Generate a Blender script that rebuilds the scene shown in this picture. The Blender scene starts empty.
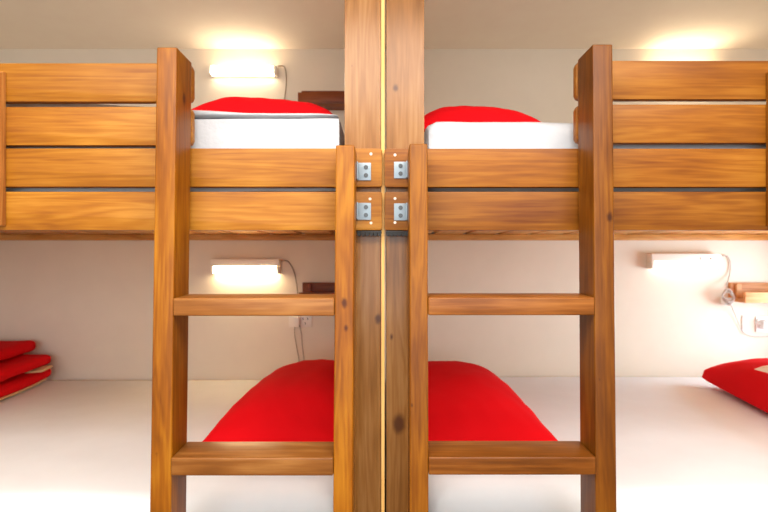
import bpy, bmesh, math, random
from mathutils import Vector, Matrix, noise

random.seed(7)
SC = bpy.context.scene
COL = SC.collection
ZC = 1.08          # camera height
F = 500.0          # focal length in pixels of the 768x512 frame
YW = 2.48          # back wall of the bunks
YR = 1.147         # front face of the bed rails
YP = 1.167         # front face of the centre posts
ZM = 0.50          # top of the lower left mattress
ZMR = 0.515        # and of the lower right one


def X(px, Y): return (px - 384.0) / F * Y
def Z(py, Y): return ZC - (py - 261.0) / F * Y


# ------------------------------------------------------------------ materials
def new_mat(name):
    m = bpy.data.materials.new(name)
    m.use_nodes = True
    nt = m.node_tree
    b = nt.nodes['Principled BSDF']
    return m, nt, b


def srgb(r, g, b):
    def f(c):
        c /= 255.0
        return c / 12.92 if c <= 0.04045 else ((c + 0.055) / 1.055) ** 2.4
    return (f(r), f(g), f(b), 1.0)


def wood(name, axis, dark, mid, light, rough=0.42, knots=True, scale=1.0, coat=0.0):
    m, nt, b = new_mat(name)
    N, L = nt.nodes, nt.links
    tc = N.new('ShaderNodeTexCoord')
    oi = N.new('ShaderNodeObjectInfo')
    off = N.new('ShaderNodeVectorMath'); off.operation = 'SCALE'
    comb = N.new('ShaderNodeCombineXYZ')
    mul = N.new('ShaderNodeMath'); mul.operation = 'MULTIPLY'; mul.inputs[1].default_value = 37.0
    mul2 = N.new('ShaderNodeMath'); mul2.operation = 'MULTIPLY'; mul2.inputs[1].default_value = 91.0
    L.new(oi.outputs['Random'], mul.inputs[0]); L.new(oi.outputs['Random'], mul2.inputs[0])
    L.new(mul.outputs[0], comb.inputs[0]); L.new(mul2.outputs[0], comb.inputs[1]); L.new(mul.outputs[0], comb.inputs[2])
    add = N.new('ShaderNodeVectorMath'); add.operation = 'ADD'
    L.new(tc.outputs['Object'], add.inputs[0]); L.new(comb.outputs[0], add.inputs[1])
    # grain coordinates: stretched along the given axis
    mp = N.new('ShaderNodeMapping')
    s = [1.0 * scale] * 3
    a = 'xyz'.index(axis); s = [1.0, 1.0, 1.0]; s[a] = 0.06
    mp.inputs['Scale'].default_value = s
    L.new(add.outputs[0], mp.inputs['Vector'])
    n1 = N.new('ShaderNodeTexNoise'); n1.inputs['Scale'].default_value = 20 * scale
    n1.inputs['Detail'].default_value = 3; n1.inputs['Distortion'].default_value = 0.6
    L.new(mp.outputs[0], n1.inputs['Vector'])
    n2 = N.new('ShaderNodeTexNoise'); n2.inputs['Scale'].default_value = 160 * scale
    n2.inputs['Detail'].default_value = 4
    L.new(mp.outputs[0], n2.inputs['Vector'])
    # growth rings: sine of a slow field
    ring = N.new('ShaderNodeMath'); ring.operation = 'MULTIPLY'; ring.inputs[1].default_value = 46.0
    L.new(n1.outputs['Fac'], ring.inputs[0])
    sn = N.new('ShaderNodeMath'); sn.operation = 'SINE'
    L.new(ring.outputs[0], sn.inputs[0])
    r2 = N.new('ShaderNodeMapRange'); r2.inputs['From Min'].default_value = -1; r2.inputs['From Max'].default_value = 1
    r2.inputs['To Min'].default_value = -0.055; r2.inputs['To Max'].default_value = 0.055
    L.new(sn.outputs[0], r2.inputs['Value'])
    # broad blotches of the stain
    n3 = N.new('ShaderNodeTexNoise'); n3.inputs['Scale'].default_value = 7; n3.inputs['Detail'].default_value = 3
    mp3 = N.new('ShaderNodeMapping'); s3 = [1.0, 1.0, 1.0]; s3[a] = 0.45
    mp3.inputs['Scale'].default_value = s3
    L.new(add.outputs[0], mp3.inputs['Vector']); L.new(mp3.outputs[0], n3.inputs['Vector'])
    s1 = N.new('ShaderNodeMath'); s1.operation = 'MULTIPLY_ADD'
    s1.inputs[1].default_value = 0.35
    L.new(n2.outputs['Fac'], s1.inputs[0]); L.new(r2.outputs[0], s1.inputs[2])
    s2 = N.new('ShaderNodeMath'); s2.operation = 'MULTIPLY_ADD'; s2.inputs[1].default_value = 0.65
    L.new(n3.outputs['Fac'], s2.inputs[0]); L.new(s1.outputs[0], s2.inputs[2])
    cr = N.new('ShaderNodeValToRGB')
    e = cr.color_ramp.elements
    e[0].position = 0.29; e[0].color = dark
    e[1].position = 0.72; e[1].color = light
    k = e.new(0.5); k.color = mid
    L.new(s2.outputs[0], cr.inputs['Fac'])
    colour = cr.outputs['Color']
    if knots:
        vo = N.new('ShaderNodeTexVoronoi'); vo.inputs['Scale'].default_value = 4.2
        mpk = N.new('ShaderNodeMapping'); sk = [1.0, 1.0, 1.0]; sk[a] = 0.55
        mpk.inputs['Scale'].default_value = sk
        L.new(add.outputs[0], mpk.inputs['Vector']); L.new(mpk.outputs[0], vo.inputs['Vector'])
        kr = N.new('ShaderNodeMapRange'); kr.inputs['From Min'].default_value = 0.035; kr.inputs['From Max'].default_value = 0.085
        kr.inputs['To Min'].default_value = 0.85; kr.inputs['To Max'].default_value = 0.0
        L.new(vo.outputs['Distance'], kr.inputs['Value'])
        mx = N.new('ShaderNodeMix'); mx.data_type = 'RGBA'
        mx.inputs[7].default_value = (dark[0] * .35, dark[1] * .28, dark[2] * .25, 1)
        L.new(kr.outputs[0], mx.inputs[0]); L.new(colour, mx.inputs[6])
        colour = mx.outputs[2]
    for kn in ('knot_a', 'knot_b', 'knot_c'):
        at = N.new('ShaderNodeAttribute'); at.attribute_type = 'OBJECT'; at.attribute_name = kn
        ar = N.new('ShaderNodeAttribute'); ar.attribute_type = 'OBJECT'; ar.attribute_name = kn + '_size'
        df = N.new('ShaderNodeVectorMath'); df.operation = 'SUBTRACT'
        L.new(tc.outputs['Object'], df.inputs[0]); L.new(at.outputs['Vector'], df.inputs[1])
        wv = N.new('ShaderNodeVectorMath'); wv.operation = 'MULTIPLY'
        st = [1.0, 1.0, 1.0]; st[a] = 0.62; wv.inputs[1].default_value = st
        L.new(df.outputs[0], wv.inputs[0])
        nz = N.new('ShaderNodeTexNoise'); nz.inputs['Scale'].default_value = 70; nz.inputs['Detail'].default_value = 3
        L.new(tc.outputs['Object'], nz.inputs['Vector'])
        ln = N.new('ShaderNodeVectorMath'); ln.operation = 'LENGTH'; L.new(wv.outputs[0], ln.inputs[0])
        jit = N.new('ShaderNodeMath'); jit.operation = 'MULTIPLY_ADD'; jit.inputs[1].default_value = 0.006; jit.inputs[2].default_value = 0.0
        L.new(nz.outputs['Fac'], jit.inputs[0])
        sm = N.new('ShaderNodeMath'); sm.operation = 'ADD'; L.new(ln.outputs['Value'], sm.inputs[0]); L.new(jit.outputs[0], sm.inputs[1])
        half = N.new('ShaderNodeMath'); half.operation = 'MULTIPLY'; half.inputs[1].default_value = 0.45
        L.new(ar.outputs['Fac'], half.inputs[0])
        kr2 = N.new('ShaderNodeMapRange'); kr2.interpolation_type = 'SMOOTHSTEP'
        kr2.inputs['To Min'].default_value = 0.9; kr2.inputs['To Max'].default_value = 0.0
        top = N.new('ShaderNodeMath'); top.operation = 'ADD'; top.inputs[1].default_value = 0.0006
        L.new(ar.outputs['Fac'], top.inputs[0])
        L.new(half.outputs[0], kr2.inputs['From Min']); L.new(top.outputs[0], kr2.inputs['From Max'])
        L.new(sm.outputs[0], kr2.inputs['Value'])
        m2 = N.new('ShaderNodeMix'); m2.data_type = 'RGBA'
        m2.inputs[7].default_value = (dark[0] * .4, dark[1] * .26, dark[2] * .3, 1)
        L.new(kr2.outputs[0], m2.inputs[0]); L.new(colour, m2.inputs[6])
        colour = m2.outputs[2]
    # each board takes the stain a little differently
    hsv = N.new('ShaderNodeHueSaturation')
    vr = N.new('ShaderNodeMapRange'); vr.inputs['To Min'].default_value = 0.88; vr.inputs['To Max'].default_value = 1.12
    L.new(oi.outputs['Random'], vr.inputs['Value']); L.new(vr.outputs[0], hsv.inputs['Value'])
    L.new(colour, hsv.inputs['Color'])
    L.new(hsv.outputs['Color'], b.inputs['Base Color'])
    b.inputs['Roughness'].default_value = rough; b.inputs['Specular IOR Level'].default_value = 0.22
    b.inputs['Coat Weight'].default_value = coat; b.inputs['Coat Roughness'].default_value = 0.22
    bp = N.new('ShaderNodeBump'); bp.inputs['Strength'].default_value = 0.12; bp.inputs['Distance'].default_value = 0.002
    L.new(n2.outputs['Fac'], bp.inputs['Height']); L.new(bp.outputs[0], b.inputs['Normal'])
    return m


def plain(name, col, rough=0.6, metal=0.0, spec=0.5, bump=None):
    m, nt, b = new_mat(name)
    N, L = nt.nodes, nt.links
    tc = N.new('ShaderNodeTexCoord')
    n = N.new('ShaderNodeTexNoise'); n.inputs['Scale'].default_value = 9; n.inputs['Detail'].default_value = 4
    L.new(tc.outputs['Object'], n.inputs['Vector'])
    mx = N.new('ShaderNodeMix'); mx.data_type = 'RGBA'
    mx.inputs[6].default_value = (col[0] * .95, col[1] * .95, col[2] * .95, 1)
    mx.inputs[7].default_value = (min(1, col[0] * 1.04), min(1, col[1] * 1.04), min(1, col[2] * 1.04), 1)
    L.new(n.outputs['Fac'], mx.inputs[0]); L.new(mx.outputs[2], b.inputs['Base Color'])
    b.inputs['Roughness'].default_value = rough; b.inputs['Metallic'].default_value = metal
    b.inputs['Specular IOR Level'].default_value = spec
    if bump:
        n2 = N.new('ShaderNodeTexNoise'); n2.inputs['Scale'].default_value = bump[0]; n2.inputs['Detail'].default_value = 5
        L.new(tc.outputs['Object'], n2.inputs['Vector'])
        bp = N.new('ShaderNodeBump'); bp.inputs['Strength'].default_value = bump[1]; bp.inputs['Distance'].default_value = bump[2]
        L.new(n2.outputs['Fac'], bp.inputs['Height']); L.new(bp.outputs[0], b.inputs['Normal'])
    return m


def glow(name, col, strength):
    m, nt, b = new_mat(name)
    b.inputs['Base Color'].default_value = (0.9, 0.88, 0.8, 1)
    b.inputs['Emission Color'].default_value = col
    b.inputs['Emission Strength'].default_value = strength
    b.inputs['Roughness'].default_value = 0.4
    return m


LEFT_D, LEFT_M, LEFT_L = srgb(126, 70, 12), srgb(154, 96, 22), srgb(178, 122, 42)
RIGHT_D, RIGHT_M, RIGHT_L = srgb(106, 54, 6), srgb(136, 80, 16), srgb(160, 104, 32)
M = {}
for ax in 'xyz':
    M['honey_' + ax] = wood('honey_pine_' + ax, ax, LEFT_D, LEFT_M, LEFT_L)
    M['amber_' + ax] = wood('amber_pine_' + ax, ax, RIGHT_D, RIGHT_M, RIGHT_L)
M['post'] = wood('post_pine', 'z', srgb(108, 66, 22), srgb(136, 89, 40), srgb(158, 114, 66), rough=0.32, coat=0.25)
M['ladder_left'] = wood('ladder_pine_warm', 'z', srgb(96, 48, 1), srgb(128, 72, 5), srgb(156, 100, 18), rough=0.4)
M['ladder_right'] = wood('ladder_pine_amber', 'z', srgb(82, 40, 1), srgb(110, 60, 4), srgb(138, 84, 14), rough=0.4)
M['rung_left'] = wood('rung_pine_warm', 'x', srgb(98, 54, 18), srgb(130, 80, 34), srgb(160, 110, 58), rough=0.3)
M['rung_right'] = wood('rung_pine_amber', 'x', srgb(88, 46, 10), srgb(118, 66, 20), srgb(150, 94, 40), rough=0.3)
M['ply'] = wood('raw_plywood_edge', 'z', srgb(216, 160, 84), srgb(230, 178, 102), srgb(240, 196, 126), rough=0.5, knots=False)
M['slat'] = wood('bed_slat_pine', 'y', srgb(176, 112, 50), srgb(206, 146, 76), srgb(226, 172, 104), knots=False)
M['ledger_z'] = wood('cleat_pine', 'z', srgb(150, 92, 40), srgb(180, 122, 62), srgb(200, 146, 84), knots=False)
M['ledger'] = wood('bed_ledger_pine', 'x', srgb(176, 112, 50), srgb(206, 146, 76), srgb(226, 172, 104), knots=False)
M['shelf_dark'] = wood('dark_stained_shelf', 'x', srgb(92, 40, 14), srgb(122, 58, 22), srgb(146, 78, 34), knots=False)
M['shelf_light'] = wood('light_stained_shelf', 'x', srgb(176, 110, 58), srgb(206, 144, 90), srgb(222, 168, 118), knots=False)
M['wall'] = plain('painted_wall', srgb(225, 212, 194), 0.75, spec=0.25, bump=(60, 0.08, 0.002))
M['ceiling'] = plain('painted_ceiling', srgb(255, 240, 222), 0.75, spec=0.25, bump=(40, 0.05, 0.002))
M['floor'] = wood('floor_boards', 'y', srgb(104, 86, 66), srgb(126, 106, 84), srgb(140, 120, 98), knots=False)
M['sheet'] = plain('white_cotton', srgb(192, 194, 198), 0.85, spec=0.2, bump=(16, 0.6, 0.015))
M['sheet_low'] = plain('white_fitted_sheet', srgb(226, 229, 232), 0.85, spec=0.2, bump=(14, 0.15, 0.004))
M['red'] = plain('red_cotton', (0.68, 0.004, 0.008, 1), 0.9, spec=0.08, bump=(220, 0.25, 0.002))
M['cream'] = plain('cream_cloth', srgb(232, 200, 150), 0.85, spec=0.2, bump=(80, 0.2, 0.003))
M['ivory'] = plain('ivory_cloth', srgb(240, 230, 208), 0.85, spec=0.2, bump=(80, 0.2, 0.003))
M['plastic'] = plain('ivory_plastic', srgb(232, 222, 208), 0.4)
M['white_plastic'] = plain('white_plastic', srgb(232, 230, 228), 0.4)
M['cord'] = plain('grey_flex', srgb(150, 132, 112), 0.5)
M['cord_white'] = plain('white_flex', srgb(186, 176, 166), 0.5)
M['dark'] = plain('dark_hole', srgb(40, 34, 30), 0.7)
M['black'] = plain('black_rubber', srgb(26, 22, 20), 0.6)
M['hole'] = plain('pale_hole_plug', srgb(236, 220, 200), 0.6)
M['zinc'] = plain('zinc_plate', srgb(140, 152, 160), 0.38, metal=0.3)
M['screw'] = plain('screw_steel', srgb(84, 84, 84), 0.35, metal=0.8)
M['lamp_on'] = glow('lamp_diffuser_glow', (1.0, 0.80, 0.48, 1), 19.0)
M['lamp_on_upper'] = glow('lamp_diffuser_upper_glow', (1.0, 0.82, 0.58, 1), 9.0)
M['lamp_on_white'] = glow('lamp_diffuser_pale_glow', (1.0, 0.95, 0.84, 1), 2.3)
M['frame_white'] = plain('white_window_frame', srgb(235, 235, 232), 0.4)
gm, gnt, gb = new_mat('window_glass')
gb.inputs['Transmission Weight'].default_value = 1.0
gb.inputs['Roughness'].default_value = 0.0
gb.inputs['IOR'].default_value = 1.05
M['glass'] = gm


# ------------------------------------------------------------------ mesh helpers
def link_mesh(name, bm, mat, parent=None, origin=None, smooth=True):
    """bm is in world coordinates; its origin is moved to `origin` (default: the centre)."""
    vs = [v.co for v in bm.verts]
    if origin is None:
        lo = Vector((min(v.x for v in vs), min(v.y for v in vs), min(v.z for v in vs)))
        hi = Vector((max(v.x for v in vs), max(v.y for v in vs), max(v.z for v in vs)))
        origin = (lo + hi) / 2
    origin = Vector(origin)
    bmesh.ops.translate(bm, verts=bm.verts, vec=-origin)
    bmesh.ops.recalc_face_normals(bm, faces=bm.faces)
    me = bpy.data.meshes.new(name)
    bm.to_mesh(me); bm.free()
    me.materials.append(mat)
    if smooth:
        for p in me.polygons: p.use_smooth = True
        try: me.set_sharp_from_angle(angle=math.radians(38))
        except Exception: pass
    o = bpy.data.objects.new(name, me)
    COL.objects.link(o)
    if parent is not None:
        base = Vector((0, 0, 0)); q = parent
        while q is not None:
            base += q.location; q = q.parent
        o.parent = parent
        o.location = origin - base
    else:
        o.location = origin
    return o


def box(bm, x0, x1, y0, y1, z0, z1, bev=0.0, seg=2):
    b = bmesh.new()
    bmesh.ops.create_cube(b, size=1.0)
    for v in b.verts:
        v.co = Vector(((x0 + x1) / 2 + v.co.x * (x1 - x0), (y0 + y1) / 2 + v.co.y * (y1 - y0), (z0 + z1) / 2 + v.co.z * (z1 - z0)))
    if bev > 0:
        bmesh.ops.bevel(b, geom=list(b.edges), offset=bev, segments=seg, profile=0.6, affect='EDGES')
    me = bpy.data.meshes.new('tmp'); b.to_mesh(me); b.free()
    bm.from_mesh(me); bpy.data.meshes.remove(me)
    return bm


def prism(bm, prof, axis, a0, a1, bev=0.0):
    """extrude a 2-D profile (u, w) along x (profile in y,z) or y (profile in x,z)."""
    b = bmesh.new()
    def mk(p, a): return (a, p[0], p[1]) if axis == 'x' else (p[0], a, p[1])
    A = [b.verts.new(mk(p, a0)) for p in prof]; B = [b.verts.new(mk(p, a1)) for p in prof]
    n = len(prof)
    b.faces.new(A); b.faces.new(B[::-1])
    for i in range(n): b.faces.new((A[i], B[i], B[(i + 1) % n], A[(i + 1) % n]))
    bmesh.ops.recalc_face_normals(b, faces=b.faces)
    if bev > 0:
        bmesh.ops.bevel(b, geom=list(b.edges), offset=bev, segments=2, profile=0.6, affect='EDGES')
    me = bpy.data.meshes.new('tmp'); b.to_mesh(me); b.free()
    bm.from_mesh(me); bpy.data.meshes.remove(me)
    return bm


def cyl(bm, c, r, h, axis='y', n=20):
    m = Matrix.Translation(c)
    if axis == 'y': m = m @ Matrix.Rotation(math.pi / 2, 4, 'X')
    if axis == 'x': m = m @ Matrix.Rotation(math.pi / 2, 4, 'Y')
    bmesh.ops.create_cone(bm, cap_ends=True, segments=n, radius1=r, radius2=r, depth=h, matrix=m)
    return bm


def tube(bm, pts, r, n=8, sub=6):
    P = [Vector(p) for p in pts]
    path = []
    for i in range(len(P) - 1):
        p0 = P[max(i - 1, 0)]; p1 = P[i]; p2 = P[i + 1]; p3 = P[min(i + 2, len(P) - 1)]
        for k in range(sub):
            t = k / sub
            path.append(0.5 * ((2 * p1) + (p2 - p0) * t + (2 * p0 - 5 * p1 + 4 * p2 - p3) * t * t + (3 * p1 - p0 - 3 * p2 + p3) * t ** 3))
    path.append(P[-1])
    rings = []; up = Vector((0.31, 0.9, 0.2)).normalized()
    for i, p in enumerate(path):
        d = (path[min(i + 1, len(path) - 1)] - path[max(i - 1, 0)]).normalized()
        s = d.cross(up)
        if s.length < 1e-3: s = d.cross(Vector((1, 0, 0)))
        s.normalize(); u = s.cross(d).normalized(); up = u
        rings.append([bm.verts.new(p + (s * math.cos(a) + u * math.sin(a)) * r) for a in [2 * math.pi * j / n for j in range(n)]])
    for a, b in zip(rings, rings[1:]):
        for j in range(n): bm.faces.new((a[j], a[(j + 1) % n], b[(j + 1) % n], b[j]))
    bm.faces.new(rings[0][::-1]); bm.faces.new(rings[-1])
    return bm


def rounded_slab(x0, x1, y0, y1, z0, z1, r, n=(40, 30, 8), fn=None):
    """box with soft round edges; fn(v) may displace afterwards"""
    bm = bmesh.new()
    nx, ny, nz = n
    cache = {}
    def vert(i, j, k):
        key = (i, j, k)
        if key not in cache:
            cache[key] = bm.verts.new((x0 + (x1 - x0) * i / nx, y0 + (y1 - y0) * j / ny, z0 + (z1 - z0) * k / nz))
        return cache[key]
    def q(a, b, c, d): bm.faces.new((vert(*a), vert(*b), vert(*c), vert(*d)))
    for i in range(nx):
        for j in range(ny):
            for k in (0, nz): q((i, j, k), (i + 1, j, k), (i + 1, j + 1, k), (i, j + 1, k))
    for i in range(nx):
        for k in range(nz):
            for j in (0, ny): q((i, j, k), (i + 1, j, k), (i + 1, j, k + 1), (i, j, k + 1))
    for j in range(ny):
        for k in range(nz):
            for i in (0, nx): q((i, j, k), (i, j + 1, k), (i, j + 1, k + 1), (i, j, k + 1))
    for v in bm.verts:
        c = v.co
        inner = Vector((min(max(c.x, x0 + r), x1 - r), min(max(c.y, y0 + r), y1 - r), min(max(c.z, z0 + r), z1 - r)))
        d = c - inner
        if d.length > 1e-9:
            # map the cubic corner shell to a round one
            m = max(abs(d.x), abs(d.y), abs(d.z))
            v.co = inner + d.normalized() * m
    if fn:
        for v in bm.verts: v.co += fn(v.co.copy())
    return bm


def pillow_bm(cx, cy, z, w, d, h, rot=0.0, seed=0, tilt=0.0, crest=(0, 0), n=36, flat=0.18, pinch=0.06, wr=0.009, pw=0.55):
    """a stuffed pillow lying on z; w along x, d along y"""
    bm = bmesh.new()
    top, bot = [], []
    R = Matrix.Rotation(rot, 3, 'Z')
    T = Matrix.Rotation(tilt, 3, 'Y')
    for side in (1, -1):
        grid = []
        for i in range(n + 1):
            row = []
            for j in range(n + 1):
                u = -1 + 2 * i / n; v = -1 + 2 * j / n
                u = math.sin(u * math.pi / 2) * 0.35 + u * 0.65
                v = math.sin(v * math.pi / 2) * 0.35 + v * 0.65
                t = (max(0, 1 - abs(u) ** 2.4) * max(0, 1 - abs(v) ** 2.4)) ** pw
                sh = 1 + 0.12 * (u * crest[0] + v * crest[1])
                x = u * w / 2 * (1 - pinch * (1 - v * v) * 0 - pinch * (abs(u) ** 6) * (1 - v * v))
                y = v * d / 2 * (1 - pinch * (abs(v) ** 6) * (1 - u * u))
                nn = noise.noise(Vector((x * 7 + seed * 3.1, y * 7, seed))) * wr + noise.noise(Vector((x * 22, y * 22, seed + 9.0))) * wr * .35
                # wrinkles pulling in from the corners
                edge = max(abs(u), abs(v))
                nn += wr * 0.6 * math.sin((u + v) * 19 + seed) * max(0, edge - 0.45) * (1 - edge) * 4
                zz = t * h * sh * (1 - flat) + nn * (t > 0.02) if side > 0 else -t * h * flat
                row.append((x, y, zz))
            grid.append(row)
        vg = []
        for i in range(n + 1):
            r_ = []
            for j in range(n + 1):
                if side < 0 and (i in (0, n) or j in (0, n)):
                    r_.append(top[i][j])
                else:
                    p = Vector(grid[i][j]); p = T @ p; p = R @ p
                    r_.append(bm.verts.new((cx + p.x, cy + p.y, z + h * flat + p.z)))
            vg.append(r_)
        if side > 0: top = vg
        for i in range(n):
            for j in range(n):
                bm.faces.new((vg[i][j], vg[i + 1][j], vg[i + 1][j + 1], vg[i][j + 1]))
    return bm


def thing(name, label, cat, loc, group=None):
    o = bpy.data.objects.new(name, None)
    o.empty_display_size = 0.05
    COL.objects.link(o); o.location = loc
    o['label'] = label; o['category'] = cat
    if group: o['group'] = group
    return o


def knots(o, *spots):
    # spots: world x, y, z and size of each knot showing on this piece
    base = Vector((0, 0, 0)); q = o
    while q is not None:
        base += q.location; q = q.parent
    for k, (x, y, z, size) in zip('abc', spots):
        o['knot_' + k] = [x - base.x, y - base.y, z - base.z]
        o['knot_' + k + '_size'] = size


def tag(o, label, cat, group=None):
    o['label'] = label; o['category'] = cat
    if group: o['group'] = group
    return o


def struct(name, bm, m, parent=None):
    o = link_mesh(name, bm, m, parent)
    if parent is None: o['kind'] = 'structure'
    return o


# ------------------------------------------------------------------ the room
XS = 2.03
CEIL = Z(49, YW)
YF = -2.3
bm = box(bmesh.new(), -XS - .1, XS + .1, YF - .1, YW + .1, -.1, 0); struct('floor', bm, M['floor'])
bm = box(bmesh.new(), -XS - .1, XS + .1, YF - .1, YW + .1, CEIL, CEIL + .1); struct('ceiling', bm, M['ceiling'])
bm = box(bmesh.new(), -XS - .1, XS + .1, YW, YW + .1, 0, CEIL); struct('wall_back', bm, M['wall'])
bm = box(bmesh.new(), -XS - .1, -XS, YF, YW, 0, CEIL); struct('wall_left', bm, M['wall'])


def wall_hole(name, axis, pos0, pos1, a0, a1, h0, h1, b0, b1):
    """wall of thickness pos0..pos1 spanning a0..a1 with an opening h0..h1 x b0..b1"""
    bm = bmesh.new()
    def bx(p, q, z0, z1):
        if axis == 'x': box(bm, pos0, pos1, p, q, z0, z1)
        else: box(bm, p, q, pos0, pos1, z0, z1)
    bx(a0, h0, 0, CEIL); bx(h1, a1, 0, CEIL); bx(h0, h1, 0, b0); bx(h0, h1, b1, CEIL)
    return struct(name, bm, M['wall'])


def window(name, axis, pos, h0, h1, b0, b1, bars=1):
    bm = bmesh.new()
    t = .045
    def bx(p, q, z0, z1, d=.03):
        if axis == 'x': box(bm, pos - d / 2, pos + d / 2, p, q, z0, z1, .004)
        else: box(bm, p, q, pos - d / 2, pos + d / 2, z0, z1, .004)
    bx(h0, h0 + t, b0, b1); bx(h1 - t, h1, b0, b1); bx(h0 + t, h1 - t, b0, b0 + t); bx(h0 + t, h1 - t, b1 - t, b1)
    for k in range(bars):
        c = h0 + (h1 - h0) * (k + 1) / (bars + 1); bx(c - .02, c + .02, b0 + t, b1 - t)
    f = struct(name, bm, M['frame_white'])
    g = bmesh.new()
    if axis == 'x': box(g, pos - .003, pos + .003, h0 + t * .6, h1 - t * .6, b0 + t * .6, b1 - t * .6)
    else: box(g, h0 + t * .6, h1 - t * .6, pos - .003, pos + .003, b0 + t * .6, b1 - t * .6)
    link_mesh('pane', g, M['glass'], f)
    return f


# window behind the camera and one in the side of the right-hand lower bunk
WB = (-1.7, 1.7, 0.5, 1.98)
WS = (1.45, 2.25, 0.66, 1.10)
wall_hole('wall_front', 'y', YF - .1, YF, -XS, XS, WB[0], WB[1], WB[2], WB[3])
window('window_1', 'y', YF - .05, *WB, bars=2)
wall_hole('wall_right', 'x', XS, XS + .1, YF, YW, WS[0], WS[1], WS[2], WS[3])
window('window_2', 'x', XS + .05, *WS, bars=0)
# partition between the two bunks, with its raw edge showing between the posts
struct('wall_center', box(bmesh.new(), -.006, .0006, YP + .006, YW, 0, CEIL), M['wall'])
struct('trim_1', box(bmesh.new(), -.0062, .0012, YP - .0004, YP + .006, 0, CEIL), M['ply'])


def area(name, loc, rot, sx, sy, power, col):
    l = bpy.data.lights.new(name, 'AREA'); l.shape = 'RECTANGLE'; l.size = sx; l.size_y = sy
    l.energy = power; l.color = col
    o = bpy.data.objects.new(name, l); COL.objects.link(o); o.location = loc; o.rotation_euler = rot
    return o


area('daylight_room_window', (0, YF + .02, (WB[2] + WB[3]) / 2), (math.pi / 2, 0, 0), WB[1] - WB[0], WB[3] - WB[2], 54, (.82, .93, 1.0))
area('daylight_bunk_window', (XS - .005, (WS[0] + WS[1]) / 2, (WS[2] + WS[3]) / 2), (0, math.pi / 2, 0), WS[3] - WS[2], WS[1] - WS[0], 12, (.64, .86, 1.0))
area('room_ceiling_lamp', (0, .0, CEIL - .03), (0, 0, 0), 2.2, .9, 58, (1.0, .96, .90))

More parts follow.
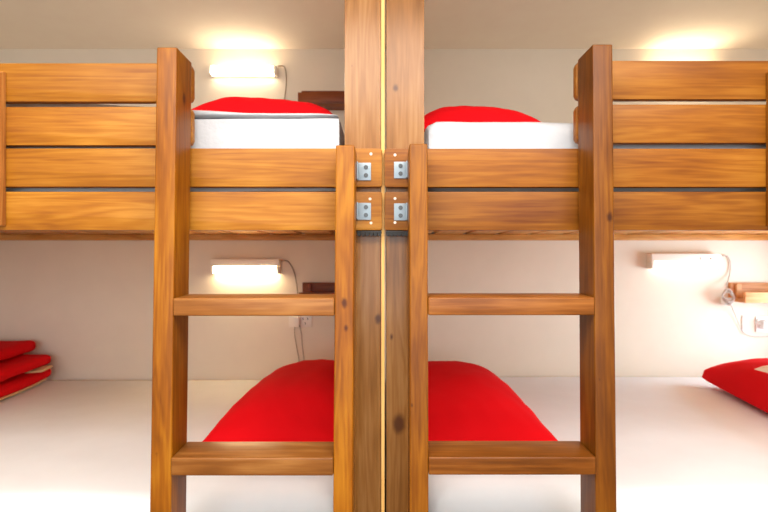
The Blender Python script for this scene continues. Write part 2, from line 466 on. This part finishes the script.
# ------------------------------------------------------------------ bunk beds
BT_L = [Z(63, YR), Z(106.6, YR), Z(148.2, YR), Z(191.6, YR)]     # top edges of the four boards
BT_R = [Z(60.6, YR), Z(104.2, YR), Z(148.4, YR), Z(191.6, YR)]
BH = 0.0885
for side in (-1, 1):
    W = 'honey_' if side < 0 else 'amber_'
    bt = BT_L if side < 0 else BT_R
    word = 'left' if side < 0 else 'right'
    bed = thing('bunk_bed',
                'left bunk bed of honey pine boards, its post left of the yellow strip' if side < 0 else
                'right bunk bed of darker amber pine, its post right of the yellow strip',
                'bunk bed', (side * 1.0, YP, 0))
    far = side * 1.995
    # boards
    for k, zt in enumerate(bt):
        if k < 2:
            near = -.4410 if side < 0 else .4410
        else:
            near = -.0042 if side < 0 else .0010
        bm = bmesh.new()
        x0, x1 = sorted((near, far))
        z0, z1 = zt - BH, zt
        c = .012 if k < 2 else .005
        # the inner end has its corners rounded off
        cr = []
        pr = [(x1, z0), (x1, z1), (x0, z1), (x0, z0)]
        if side < 0:
            pr = [(x0, z0), (x1 - c, z0), (x1 - c * .3, z0 + c * .3), (x1, z0 + c), (x1, z1 - c), (x1 - c * .3, z1 - c * .3), (x1 - c, z1), (x0, z1)]
        else:
            pr = [(x1, z0), (x0 + c, z0), (x0 + c * .3, z0 + c * .3), (x0, z0 + c), (x0, z1 - c), (x0 + c * .3, z1 - c * .3), (x0 + c, z1), (x1, z1)]
        prism(bm, pr, 'y', YR, YP - .0005, .0022)
        b = link_mesh('guard_board' if k < 2 else 'side_board', bm, M[W + 'x'], bed)
        if k >= 2:
            # bolt holes near the post end
            for hx, hy in ([((371, 154), (370, 199), (371, 223)), ((395, 155), (395, 198.5), (395, 222.5))][side > 0]):
                z = Z(hy, YR)
                if z0 < z < z1:
                    hb = cyl(bmesh.new(), (X(hx, YR), YR - .0002, z), .0032, .002)
                    link_mesh('bolt_hole', hb, M['hole'], b)
    # upright cleat on the front of the boards
    cxr = X(6.5, YR) if side < 0 else X(765.5, YR)
    x0, x1 = sorted((cxr, cxr + side * .045))
    zt = Z(71, YR - .022); zb = Z(225.5, YR - .022)
    bm = prism(bmesh.new(), [(YR - .022, zb), (YR - .0004, zb), (YR - .0004, zt + .004), (YR - .008, zt + .004), (YR - .022, zt - .004)], 'x', x0, x1, .0025)
    link_mesh('cleat', bm, M['ledger_z' if side < 0 else 'amber_z'], bed)
    # centre post, floor to ceiling
    x0, x1 = (X(344.4, YP), X(381.0, YP)) if side < 0 else (X(386.2, YP), X(424.4, YP))
    po = link_mesh('post', box(bmesh.new(), x0, x1, YP, YP + .06, 0, CEIL - .001, .003), M['post'], bed)
    kk = [(378, 319, .013), (363, 286, .004), (352, 66, .005)] if side < 0 else [(395.5, 88, .011), (391.5, 337, .009), (399, 424, .022)]
    knots(po, *[(X(a, YP), YP, Z(b, YP), c) for a, b, c in kk])
    # black toothed strip under the boards at the post
    bm = bmesh.new()
    a0, a1 = (X(357, YR), X(381.5, YR)) if side < 0 else (X(386, YR), X(409, YR))
    zz = bt[3] - BH - .0012
    box(bm, a0, a1, YR + .001, YP - .001, zz - .006, zz, .001)
    for q in range(6):
        cx = a0 + (a1 - a0) * (q + .5) / 6
        cyl(bm, (cx, YR + .006, zz - .008), .0044, .011, 'y', 10)
    link_mesh('toothed_strip', bm, M['black'], bed)
    # bed platform: front ledger, wall ledger, slats across
    xa, xb = sorted((side * .075, side * 1.99))
    zs = ZC + 20.5 / F * YW
    link_mesh('front_ledger', box(bmesh.new(), xa, xb, YP, YP + .022, zs - .022, zs + .03, .003), M['ledger'], bed)
    link_mesh('wall_ledger', box(bmesh.new(), xa, xb, YW - .03, YW - .001, zs - .0, zs + .03, .003), M['ledger'], bed)
    n = 12
    for q in range(n):
        wq = (xb - xa) / n
        s0 = xa + q * wq + .012; s1 = xa + (q + 1) * wq - .012
        link_mesh('slat', box(bmesh.new(), s0, s1, YP + .004, YW - .004, zs + .0305, zs + .0475, .003), M['slat'], bed)
    link_mesh('base_panel', box(bmesh.new(), xa, xb, YP + .003, YW - .002, zs + .048, zs + .054), M['slat'], bed)
    # lower bed: platform with front board, on the floor
    link_mesh('lower_platform', box(bmesh.new(), xa, xb, YP + .03, YW - .002, .0, .28, .004), M[W + 'x'], bed)
    link_mesh('lower_side_board', box(bmesh.new(), xa, xb, YP + .006, YP + .0295, .18, .34, .004), M[W + 'x'], bed)

# ------------------------------------------------------------------ ladders
def stile_bm(xt, xb, wt, zt, yt, yb, dep=.083):
    """leaning upright: centre x, width, top z, y of the front face at its top and at the floor"""
    bm = bmesh.new()
    box(bm, -wt / 2, wt / 2, 0, dep, 0, zt, .0035, 3)
    for v in bm.verts:
        t = v.co.z / zt
        v.co.x += xb + (xt - xb) * t
        v.co.y += yb + (yt - yb) * t
    return bm


def lean(z): return 1.0 + (1.062 - 1.0) * z / 1.534       # front face of both ladders at height z


def x_at(px, py, z): return X(px, lean(z))


for side in (-1, 1):
    lm = M['ladder_left'] if side < 0 else M['ladder_right']
    rm = M['rung_left'] if side < 0 else M['rung_right']
    lad = thing('ladder',
                'left bunk ladder in light honey pine with knots, tall stile at its left' if side < 0 else
                'right bunk ladder in darker amber pine, tall stile at its right',
                'ladder', (side * .27, 1.04, 0), )
    if side < 0:
        zo = Z(47, lean(1.534)); zi = Z(145, lean(1.32))
        oT = (157.0, 176.6); oB = (149.3, 171.0); iT = (335.8, 354.6); iB = (333.0, 352.6)
    else:
        zo = Z(44, lean(1.534)); zi = Z(143.5, lean(1.32))
        oT = (592.4, 612.8); oB = (596.2, 616.8); iT = (409.2, 428.0); iB = (410.2, 428.2)
    zbot = Z(512, 1.02)
    stiles = []
    for (T, B, zt, zref) in ((oT, oB, zo, zo), (iT, iB, zi, zi)):
        xt = [X(p, lean(zref)) for p in T]; xb = [X(p, lean(zbot)) for p in B]
        k = zt / (zt - zbot)
        ct = sum(xt) / 2; cb = sum(xb) / 2
        cfloor = ct + (cb - ct) * k
        w = ((xt[1] - xt[0]) + (xb[1] - xb[0])) / 2
        stiles.append((ct, cfloor, w, zt))
        so = link_mesh('stile', stile_bm(ct, cfloor, w, zt, lean(zt), lean(0)), lm, lad)
        if side < 0 and T is oT:
            z = Z(99, 1.10); knots(so, (ct + w / 2, 1.10, z, .014), (ct - .006, lean(.6), Z(455, lean(.6)), .008))
        elif side < 0:
            z = Z(303, lean(.95)); knots(so, (X(344, lean(.95)), lean(.95), z, .012), (X(346, lean(.93)), lean(.93), Z(328, lean(.93)), .009))
        elif T is oT:
            z = Z(217, lean(1.16)); knots(so, (X(610, lean(1.16)), lean(1.16), z, .012), (X(600, lean(.8)), lean(.8), Z(380, lean(.8)), .006))
        else:
            z = Z(405, lean(.75)); knots(so, (X(412, lean(.75)), lean(.75), z, .006))
    def inner(s, z, sgn):
        c = s[1] + (s[0] - s[1]) * z / s[3]
        return c + sgn * s[2] / 2
    for (pt, pb) in ((298.2, 316.2), (458, 476)):
        if side > 0: pt -= .8; pb -= .8
        y = lean(Z((pt + pb) / 2, 1.035)) - .0025
        z1 = Z(pt, y); z0 = Z(pb, y); zc = (z0 + z1) / 2
        a = inner(stiles[0], zc, -side); b = inner(stiles[1], zc, side)
        x0, x1 = sorted((a, b))
        bm = box(bmesh.new(), x0 + .0002, x1 - .0002, y, y + .085, z0, z1, .0035, 3)
        for v in bm.verts: v.co.z += .0035 * (v.co.y - y) / .085      # treads tip very slightly forward
        link_mesh('rung', bm, rm, lad)
    z1 = .292; y = lean(.27); a = inner(stiles[0], .27, -side); b = inner(stiles[1], .27, side); x0, x1 = sorted((a, b))
    link_mesh('rung', box(bmesh.new(), x0 + .0002, x1 - .0002, y, y + .085, z1 - .037, z1, .0035, 3), rm, lad)
    # zinc angle brackets that hold the short stile to the boards
    for (py0, py1) in (((163, 180.5), (203, 220)) if side < 0 else ((162, 178.5), (203.5, 220.5))):
        px0, px1 = (357.2, 371) if side < 0 else (394, 408)
        zt_, zb_ = Z(py0, YR), Z(py1, YR)
        x0, x1 = X(px0, YR), X(px1, YR)
        zc = (zt_ + zb_) / 2
        bm = box(bmesh.new(), x0, x1, YR - .0032, YR - .0004, zb_, zt_, .0006)
        xs = inner(stiles[1], zc, -side)
        e0, e1 = sorted((xs - side * .0004, xs - side * .0032))
        box(bm, e0, e1, YR - .016, YR - .0004, zb_, zt_, .0006)
        # knuckle along the folded edge
        kx = x0 if side < 0 else x1
        for q in range(3):
            cyl(bm, (kx, YR - .004, zb_ + (zt_ - zb_) * (q + .5) / 3), .0032, (zt_ - zb_) / 3.6, 'z', 10)
        br = link_mesh('angle_bracket', bm, M['zinc'], lad)
        sx = X(366, YR) if side < 0 else X(400.5, YR)
        for q in (.28, .74):
            sc_ = cyl(bmesh.new(), (sx, YR - .0038, zb_ + (zt_ - zb_) * q), .005, .0022, 'y', 14)
            cyl(sc_, (sx, YR - .0052, zb_ + (zt_ - zb_) * q), .0018, .001, 'y', 6)
            link_mesh('screw', sc_, M['screw'], br)


# ------------------------------------------------------------------ mattresses and bedding
def wob(a, s, seed):
    def f(v):
        k = noise.noise(Vector((v.x * s, v.y * s, v.z * s + seed)))
        k2 = noise.noise(Vector((v.x * s * 3, v.y * s * 3.3, seed + 5.0)))
        fy = noise.noise(Vector((v.x * 9, v.z * 26 + v.x * 5, seed + 2.0))) * a * 1.6 if v.y < YP + .045 else 0
        return Vector((0, fy, (k + .4 * k2) * a))
    return f


for side in (-1, 1):
    word = 'left' if side < 0 else 'right'
    xa, xb = sorted((side * .099, side * 1.985))
    bm = rounded_slab(xa, xb, YP + .040, YW - .006, .290, ZM if side < 0 else ZMR, .045, (60, 44, 12), wob(.0035, 2.2, side))
    tag(link_mesh('mattress', bm, M['sheet_low']),
        'white sheeted mattress on the lower left bunk, under the left wall lamp' if side < 0 else
        'white sheeted mattress on the lower right bunk, brightly lit, beside two red pillows', 'mattress')
zs = ZC + 22 / F * YW + .055
zu = Z(118.5, YP + .04)
bm = rounded_slab(-1.985, -.105, YP + .026, YW - .006, zs, zu - .001, .007, (60, 40, 12), wob(.003, 3, 3))
tag(link_mesh('mattress', bm, M['sheet']), 'white mattress on the upper left bunk behind the boards, under the red pillow', 'mattress')
zr = Z(120.5, YP + .04)
bm = rounded_slab(.0975, 1.985, YP + .026, YW - .006, zs, zr, .035, (60, 40, 12), wob(.0045, 5, 8))
tag(link_mesh('mattress', bm, M['sheet']), 'white mattress on the upper right bunk with a red pillow lying on it', 'mattress')

# white duvet folded over on the upper left mattress
def duv(v):
    k = noise.noise(Vector((v.x * 6, v.y * 5, v.z * 9 + 2))) * .004 + noise.noise(Vector((v.x * 16, v.y * 14, 4.0))) * .002
    slope = -.062 * (v.x + .56)
    droop = -.016 * max(0, (v.x + .20) / .09) ** 2
    t = min(1, max(0, (v.z - zu - .0085) / .022))
    dz = k * .5 + t * (max(min(slope, .03), -.014) + droop * .3)
    return Vector((0, k * .5, max(dz, zu + .0055 + .003 * t - v.z)))
bm = rounded_slab(-1.2, -.112, YP + .046, YP + .172, zu + .0095, zu + .031, .011, (90, 24, 6), duv)
tag(link_mesh('duvet', bm, M['sheet']), 'folded white duvet on the upper left bunk in front of its red pillow', 'duvet')

G = 'red pillows on the bunks'
tag(link_mesh('pillow', pillow_bm(-.362, 1.59, zu + .004, .49, .48, .146, 0, 1, 0, n=36), M['red']),
    'red pillow on the upper left bunk behind the folded white duvet', 'pillow', G)
tag(link_mesh('pillow', pillow_bm(.27, 1.62, zr + .004, .40, .46, .136, 0, 2, 0, n=36), M['red']),
    'red pillow on the upper right bunk, lying directly on the white mattress', 'pillow', G)
tag(link_mesh('pillow', pillow_bm(-.290, 1.87, ZM + .003, .455, .82, .180, -0.085, 3, 0, n=40, crest=(.3, .3)), M['red']),
    'red pillow on the lower left bunk seen through the left ladder', 'pillow', G)
tag(link_mesh('pillow', pillow_bm(.276, 1.84, ZMR + .003, .43, .84, .168, 0.055, 4, 0, n=40, crest=(-.3, .3)), M['red']),
    'red pillow on the lower right bunk seen through the right ladder', 'pillow', G)
rp = link_mesh('pillow', pillow_bm(1.622, 1.75, ZMR + .003, .56, .94, .180, -0.18, 5, 0, n=44, flat=.22, pw=.31), M['red'])
tag(rp, 'red pillow topped by an ivory cloth, at the lower right edge', 'pillow', G)
# ivory cloth on it, resting on the pillow's upper side
cx, cy = X(777, 1.78), 1.78
tops = [v.co.z + rp.location.z for v in rp.data.vertices if (v.co.x + rp.location.x - cx) ** 2 + (v.co.y + rp.location.y - cy) ** 2 < .05 ** 2]
bm = pillow_bm(cx, cy, max(tops) + .004, .11, .08, .026, .1, 6, 0, n=18, wr=.002)
tag(link_mesh('folded_cloth', bm, M['ivory']), 'small ivory folded cloth lying on the right red pillow', 'cloth')


# pile of folded red blankets at the far left
def blanket_bm(x0, x1, y0, y1, z, h, slope, yaw, seed):
    def f(v):
        t = (v.x - x0) / (x1 - x0)
        k = noise.noise(Vector((v.x * 6, v.y * 6, seed))) * .008
        return Vector((0, 0, k - slope * (x1 - v.x) * 0 + (1 - t) * slope))
    bm = rounded_slab(x0, x1, y0, y1, z, z + h, h * .48, (26, 26, 8), f)
    c = Vector((x1, y1, z))
    bmesh.ops.rotate(bm, verts=bm.verts, cent=c, matrix=Matrix.Rotation(yaw, 3, 'Z'))
    return bm


GB = 'folded red blankets stacked at the left edge'
YA = .15
b1 = thing('folded_blanket', 'bottom folded red blanket of the pile at the left edge, cream lining showing', 'blanket', (-1.8, 2.1, ZM), GB)
link_mesh('fold', blanket_bm(-1.97, -1.60, 1.80, 2.42, ZM + .022, .048, 0, YA, 1), M['red'], b1)
link_mesh('lining', blanket_bm(-1.965, -1.615, 1.79, 2.40, ZM + .010, .011, 0, YA, 1), M['cream'], b1)
tag(link_mesh('folded_blanket', blanket_bm(-1.975, -1.60, 1.84, 2.42, ZM + .086, .050, 0, YA, 2), M['red']),
    'middle folded red blanket of the pile at the left edge, above a cream corner', 'blanket', GB)
tag(link_mesh('folded_blanket', blanket_bm(-1.975, -1.68, 1.86, 2.43, ZM + .146, .054, 0, YA, 3), M['red']),
    'topmost folded red blanket of the pile at the left edge', 'blanket', GB)
tag(link_mesh('folded_towel', blanket_bm(-1.72, -1.575, 2.28, 2.38, ZM + .0725, .0095, 0, YA, 4), M['cream']),
    'cream folded towel poking out between the red blankets at the left', 'towel')


# ------------------------------------------------------------------ wall lamps
def lamp(x0, x1, py_top, py_bot, label, mat, cordpts, open_top=False):
    switch = not open_top
    yf = 2.425
    z1, z0 = Z(py_top, yf), Z(py_bot, yf)
    t = thing('wall_lamp', label, 'lamp', ((x0 + x1) / 2, YW, (z0 + z1) / 2), 'strip lamps on the bunk walls')
    zm = z0 + (z1 - z0) * .50
    if open_top: zm = z1
    link_mesh('housing', box(bmesh.new(), x0, x1, yf + .002 if not open_top else YW - .0115, YW - .0005, zm if not open_top else z0, z1 if not open_top else z1 + .012, .004), M['plastic'], t)
    bm = bmesh.new()
    box(bm, x0 + .014, x1 - .014, yf, YW - .012, z0, zm - .0005, .008, 3)
    link_mesh('diffuser', bm, mat, t)
    for (a, b) in ((x0, x0 + .0135), (x1 - .0135, x1)):
        link_mesh('end_cap', box(bmesh.new(), a, b, yf + .001, YW - (.0005 if not open_top else .0118), z0 - .001, zm - .0005, .003), M['plastic'], t)
    if switch:
        for q in (.72, .86):
            link_mesh('switch', box(bmesh.new(), x0 + (x1 - x0) * q - .008, x0 + (x1 - x0) * q + .008, yf - .003, yf + .006, zm + .006, zm + .014, .0015), M['white_plastic'], t)
    if cordpts:
        link_mesh('cord', tube(bmesh.new(), cordpts, .0028), M['cord' if x0 < 0 else 'cord_white'], t)
    return t


def wp(px, py, d=.008): return (X(px, YW - d), YW - d, Z(py, YW - d))


lamp(X(207.5, 2.425), X(276, 2.425), 65, 73.5, 'glowing white strip lamp on the wall above the upper left bunk', M['lamp_on_upper'],
     [wp(278, 66, .02), wp(284, 66.5), wp(286, 73), wp(286.2, 84), wp(285, 95), wp(283, 110), wp(282, 125)], True)
lamp(X(210, 2.425), X(279, 2.425), 259, 273.5, 'glowing strip lamp on the lower left bunk wall above the ladder rung', M['lamp_on'],
     [wp(281, 261, .02), wp(288, 261.5), wp(294, 272), wp(297, 287), wp(298, 300), wp(297.8, 309, .022), wp(297.5, 315, .028)])
lamp(X(652, 2.425), X(722, 2.425), 253.5, 268.5, 'pale glowing strip lamp on the lower right bunk wall beside a wooden shelf', M['lamp_on_white'],
     [wp(723, 256, .02), wp(727, 256), wp(730, 261), wp(730.3, 270), wp(728.5, 279, .02), wp(726, 286, .05)])
lamp(X(652, 2.425), X(722, 2.425), 64, 73.0, 'strip lamp on the upper right bunk wall behind the top guard board', M['lamp_on_upper'], None, True)


# ------------------------------------------------------------------ little wall shelves
def shelf(x0, x1, zb, mat, label):
    yf = 2.36
    t = thing('wall_shelf', label, 'shelf', ((x0 + x1) / 2, YW, zb))
    zl = zb + .05
    link_mesh('bottom_board', box(bmesh.new(), x0, x1, yf + .0165, YW - .0185, zb, zb + .016, .002), mat, t)
    link_mesh('front_lip', box(bmesh.new(), x0, x1, yf, yf + .016, zb, zl, .002), mat, t)
    link_mesh('back_board', box(bmesh.new(), x0, x1, YW - .018, YW - .0005, zb, zb + .092, .002), mat, t)
    for a in (x0 + .02, x1 - .045):
        link_mesh('cleat', box(bmesh.new(), a, a + .025, YW - .034, YW - .0185, zb + .0165, zb + .085, .002), mat, t)


shelf(-.407, -.045, Z(105.5, 2.40), M['shelf_dark'], 'dark brown wooden shelf on the wall of the upper left bunk')
shelf(-.402, -.045, Z(303, 2.36), M['shelf_dark'], 'dark brown wooden shelf low on the lower left bunk wall, partly behind the rung')
shelf(X(728, YW), 2.0, Z(303, 2.36), M['shelf_light'], 'light wooden shelf on the wall of the lower right bunk')


# ------------------------------------------------------------------ sockets, plugs and cables
def outlet(px0, px1, py0, py1, label, mat, holes=True):
    x0, x1 = X(px0, YW), X(px1, YW); z1, z0 = Z(py0, YW), Z(py1, YW)
    t = thing('power_socket', label, 'socket', ((x0 + x1) / 2, YW, z0))
    link_mesh('face_plate', box(bmesh.new(), x0, x1, YW - .009, YW - .0005, z0, z1, .003), mat, t)
    if holes:
        w = x1 - x0
        for (dx, dz, r) in ((.62, .62, 0), (.82, .62, 0), (.72, .28, 1)):
            cx = x0 + w * dx; cz = z0 + (z1 - z0) * dz
            link_mesh('slot', box(bmesh.new(), cx - .002, cx + .002, YW - .0094, YW - .0088, cz - .005, cz + .005), M['dark'], t)
        link_mesh('rocker_switch', box(bmesh.new(), x0 + w * .66, x0 + w * .76, YW - .012, YW - .0092, z1 - .008, z1 - .002, .001), M['white_plastic'], t)
    return t


outlet(289, 312, 313.5, 327, 'ivory double wall socket just below the left upper ladder rung', M['plastic'])
t = thing('power_plug', 'plug with two thin cables hanging from the lower left wall socket', 'plug', wp(297, 322, .02))
link_mesh('plug_body', box(bmesh.new(), X(294, YW), X(300.5, YW), YW - .045, YW - .0095, Z(326, YW), Z(316, YW), .004), M['plastic'], t)
link_mesh('cable', tube(bmesh.new(), [wp(295, 325, .03), wp(294.6, 334, .028), wp(296.5, 346, .02), wp(299, 360, .012), wp(300, 374, .01)], .0022), M['cord'], t)
link_mesh('cable', tube(bmesh.new(), [wp(299.5, 325, .03), wp(301.5, 334, .028), wp(302.3, 346, .02), wp(304, 360, .012), wp(304.5, 374, .01)], .0022), M['cord'], t)
outlet(741.5, 746, 315.5, 331, 'narrow white switch plate below the right shelf', M['white_plastic'], False)
outlet(755, 772, 316, 332, 'white wall socket at the right edge under the shelf', M['white_plastic'])
t = thing('power_plug', 'white plug with curled lead in the right edge socket', 'plug', wp(760, 324, .02))
link_mesh('plug_body', box(bmesh.new(), X(757, YW), X(764, YW), YW - .045, YW - .0095, Z(328, YW), Z(320, YW), .005), M['white_plastic'], t)
link_mesh('cable', tube(bmesh.new(), [wp(760, 325, .046), wp(757, 321, .055), wp(759, 318.5, .06), wp(764, 320, .06), wp(768, 324, .05), wp(772, 322, .04)], .0028), M['cord_white'], t)
# bundled flex and adaptor hooked over the shelf's left end
t = thing('cable_bundle', 'tangled white cable bundle hanging at the left end of the right shelf', 'cable', wp(730, 296, .03))
pts = []
for q in range(46):
    a = q * .83
    pts.append(wp(728.3 + math.cos(a) * (4.4 + 2.0 * math.sin(q * 1.7)), 297 + math.sin(a) * (6.4 + 2.2 * math.cos(q * 1.3)), (.065 + .012 * math.sin(q * .9))))
link_mesh('coil', tube(bmesh.new(), pts, .0032, 6, 4), M['cord_white'], t)
link_mesh('adaptor', box(bmesh.new(), X(718.5, YW), X(726, YW), YW - .05, YW - .012, Z(304.5, YW), Z(297, YW), .006), M['white_plastic'], t)
link_mesh('tail', tube(bmesh.new(), [wp(730, 303, .062), wp(734, 312, .02), wp(738, 322, .012), wp(743, 332, .01), wp(752, 336, .01), wp(762, 336.5, .01), wp(776, 336, .01)], .0022), M['cord_white'], t)

# ------------------------------------------------------------------ world, camera, view
w = bpy.data.worlds.new('sky'); SC.world = w; w.use_nodes = True
bg = w.node_tree.nodes['Background']
sky = w.node_tree.nodes.new('ShaderNodeTexSky'); sky.sky_type = 'HOSEK_WILKIE'; sky.turbidity = 4
w.node_tree.links.new(sky.outputs[0], bg.inputs[0]); bg.inputs[1].default_value = 0.6

cam = bpy.data.cameras.new('camera'); co = bpy.data.objects.new('camera', cam); COL.objects.link(co)
co.location = (0, 0, ZC); co.rotation_euler = (math.pi / 2, 0, 0)
cam.sensor_fit = 'HORIZONTAL'; cam.sensor_width = 36; cam.lens = F * 36 / 768
cam.shift_y = 5 / 768
cam.clip_start = .02
cam.dof.use_dof = True; cam.dof.focus_distance = 1.1; cam.dof.aperture_fstop = 4.5
SC.camera = co
SC.cycles.diffuse_bounces = 8
SC.cycles.max_bounces = 14
vs = SC.view_settings
vs.view_transform = 'Standard'; vs.look = 'None'; vs.gamma = 1; vs.exposure = 0.42; vs.use_curve_mapping = False
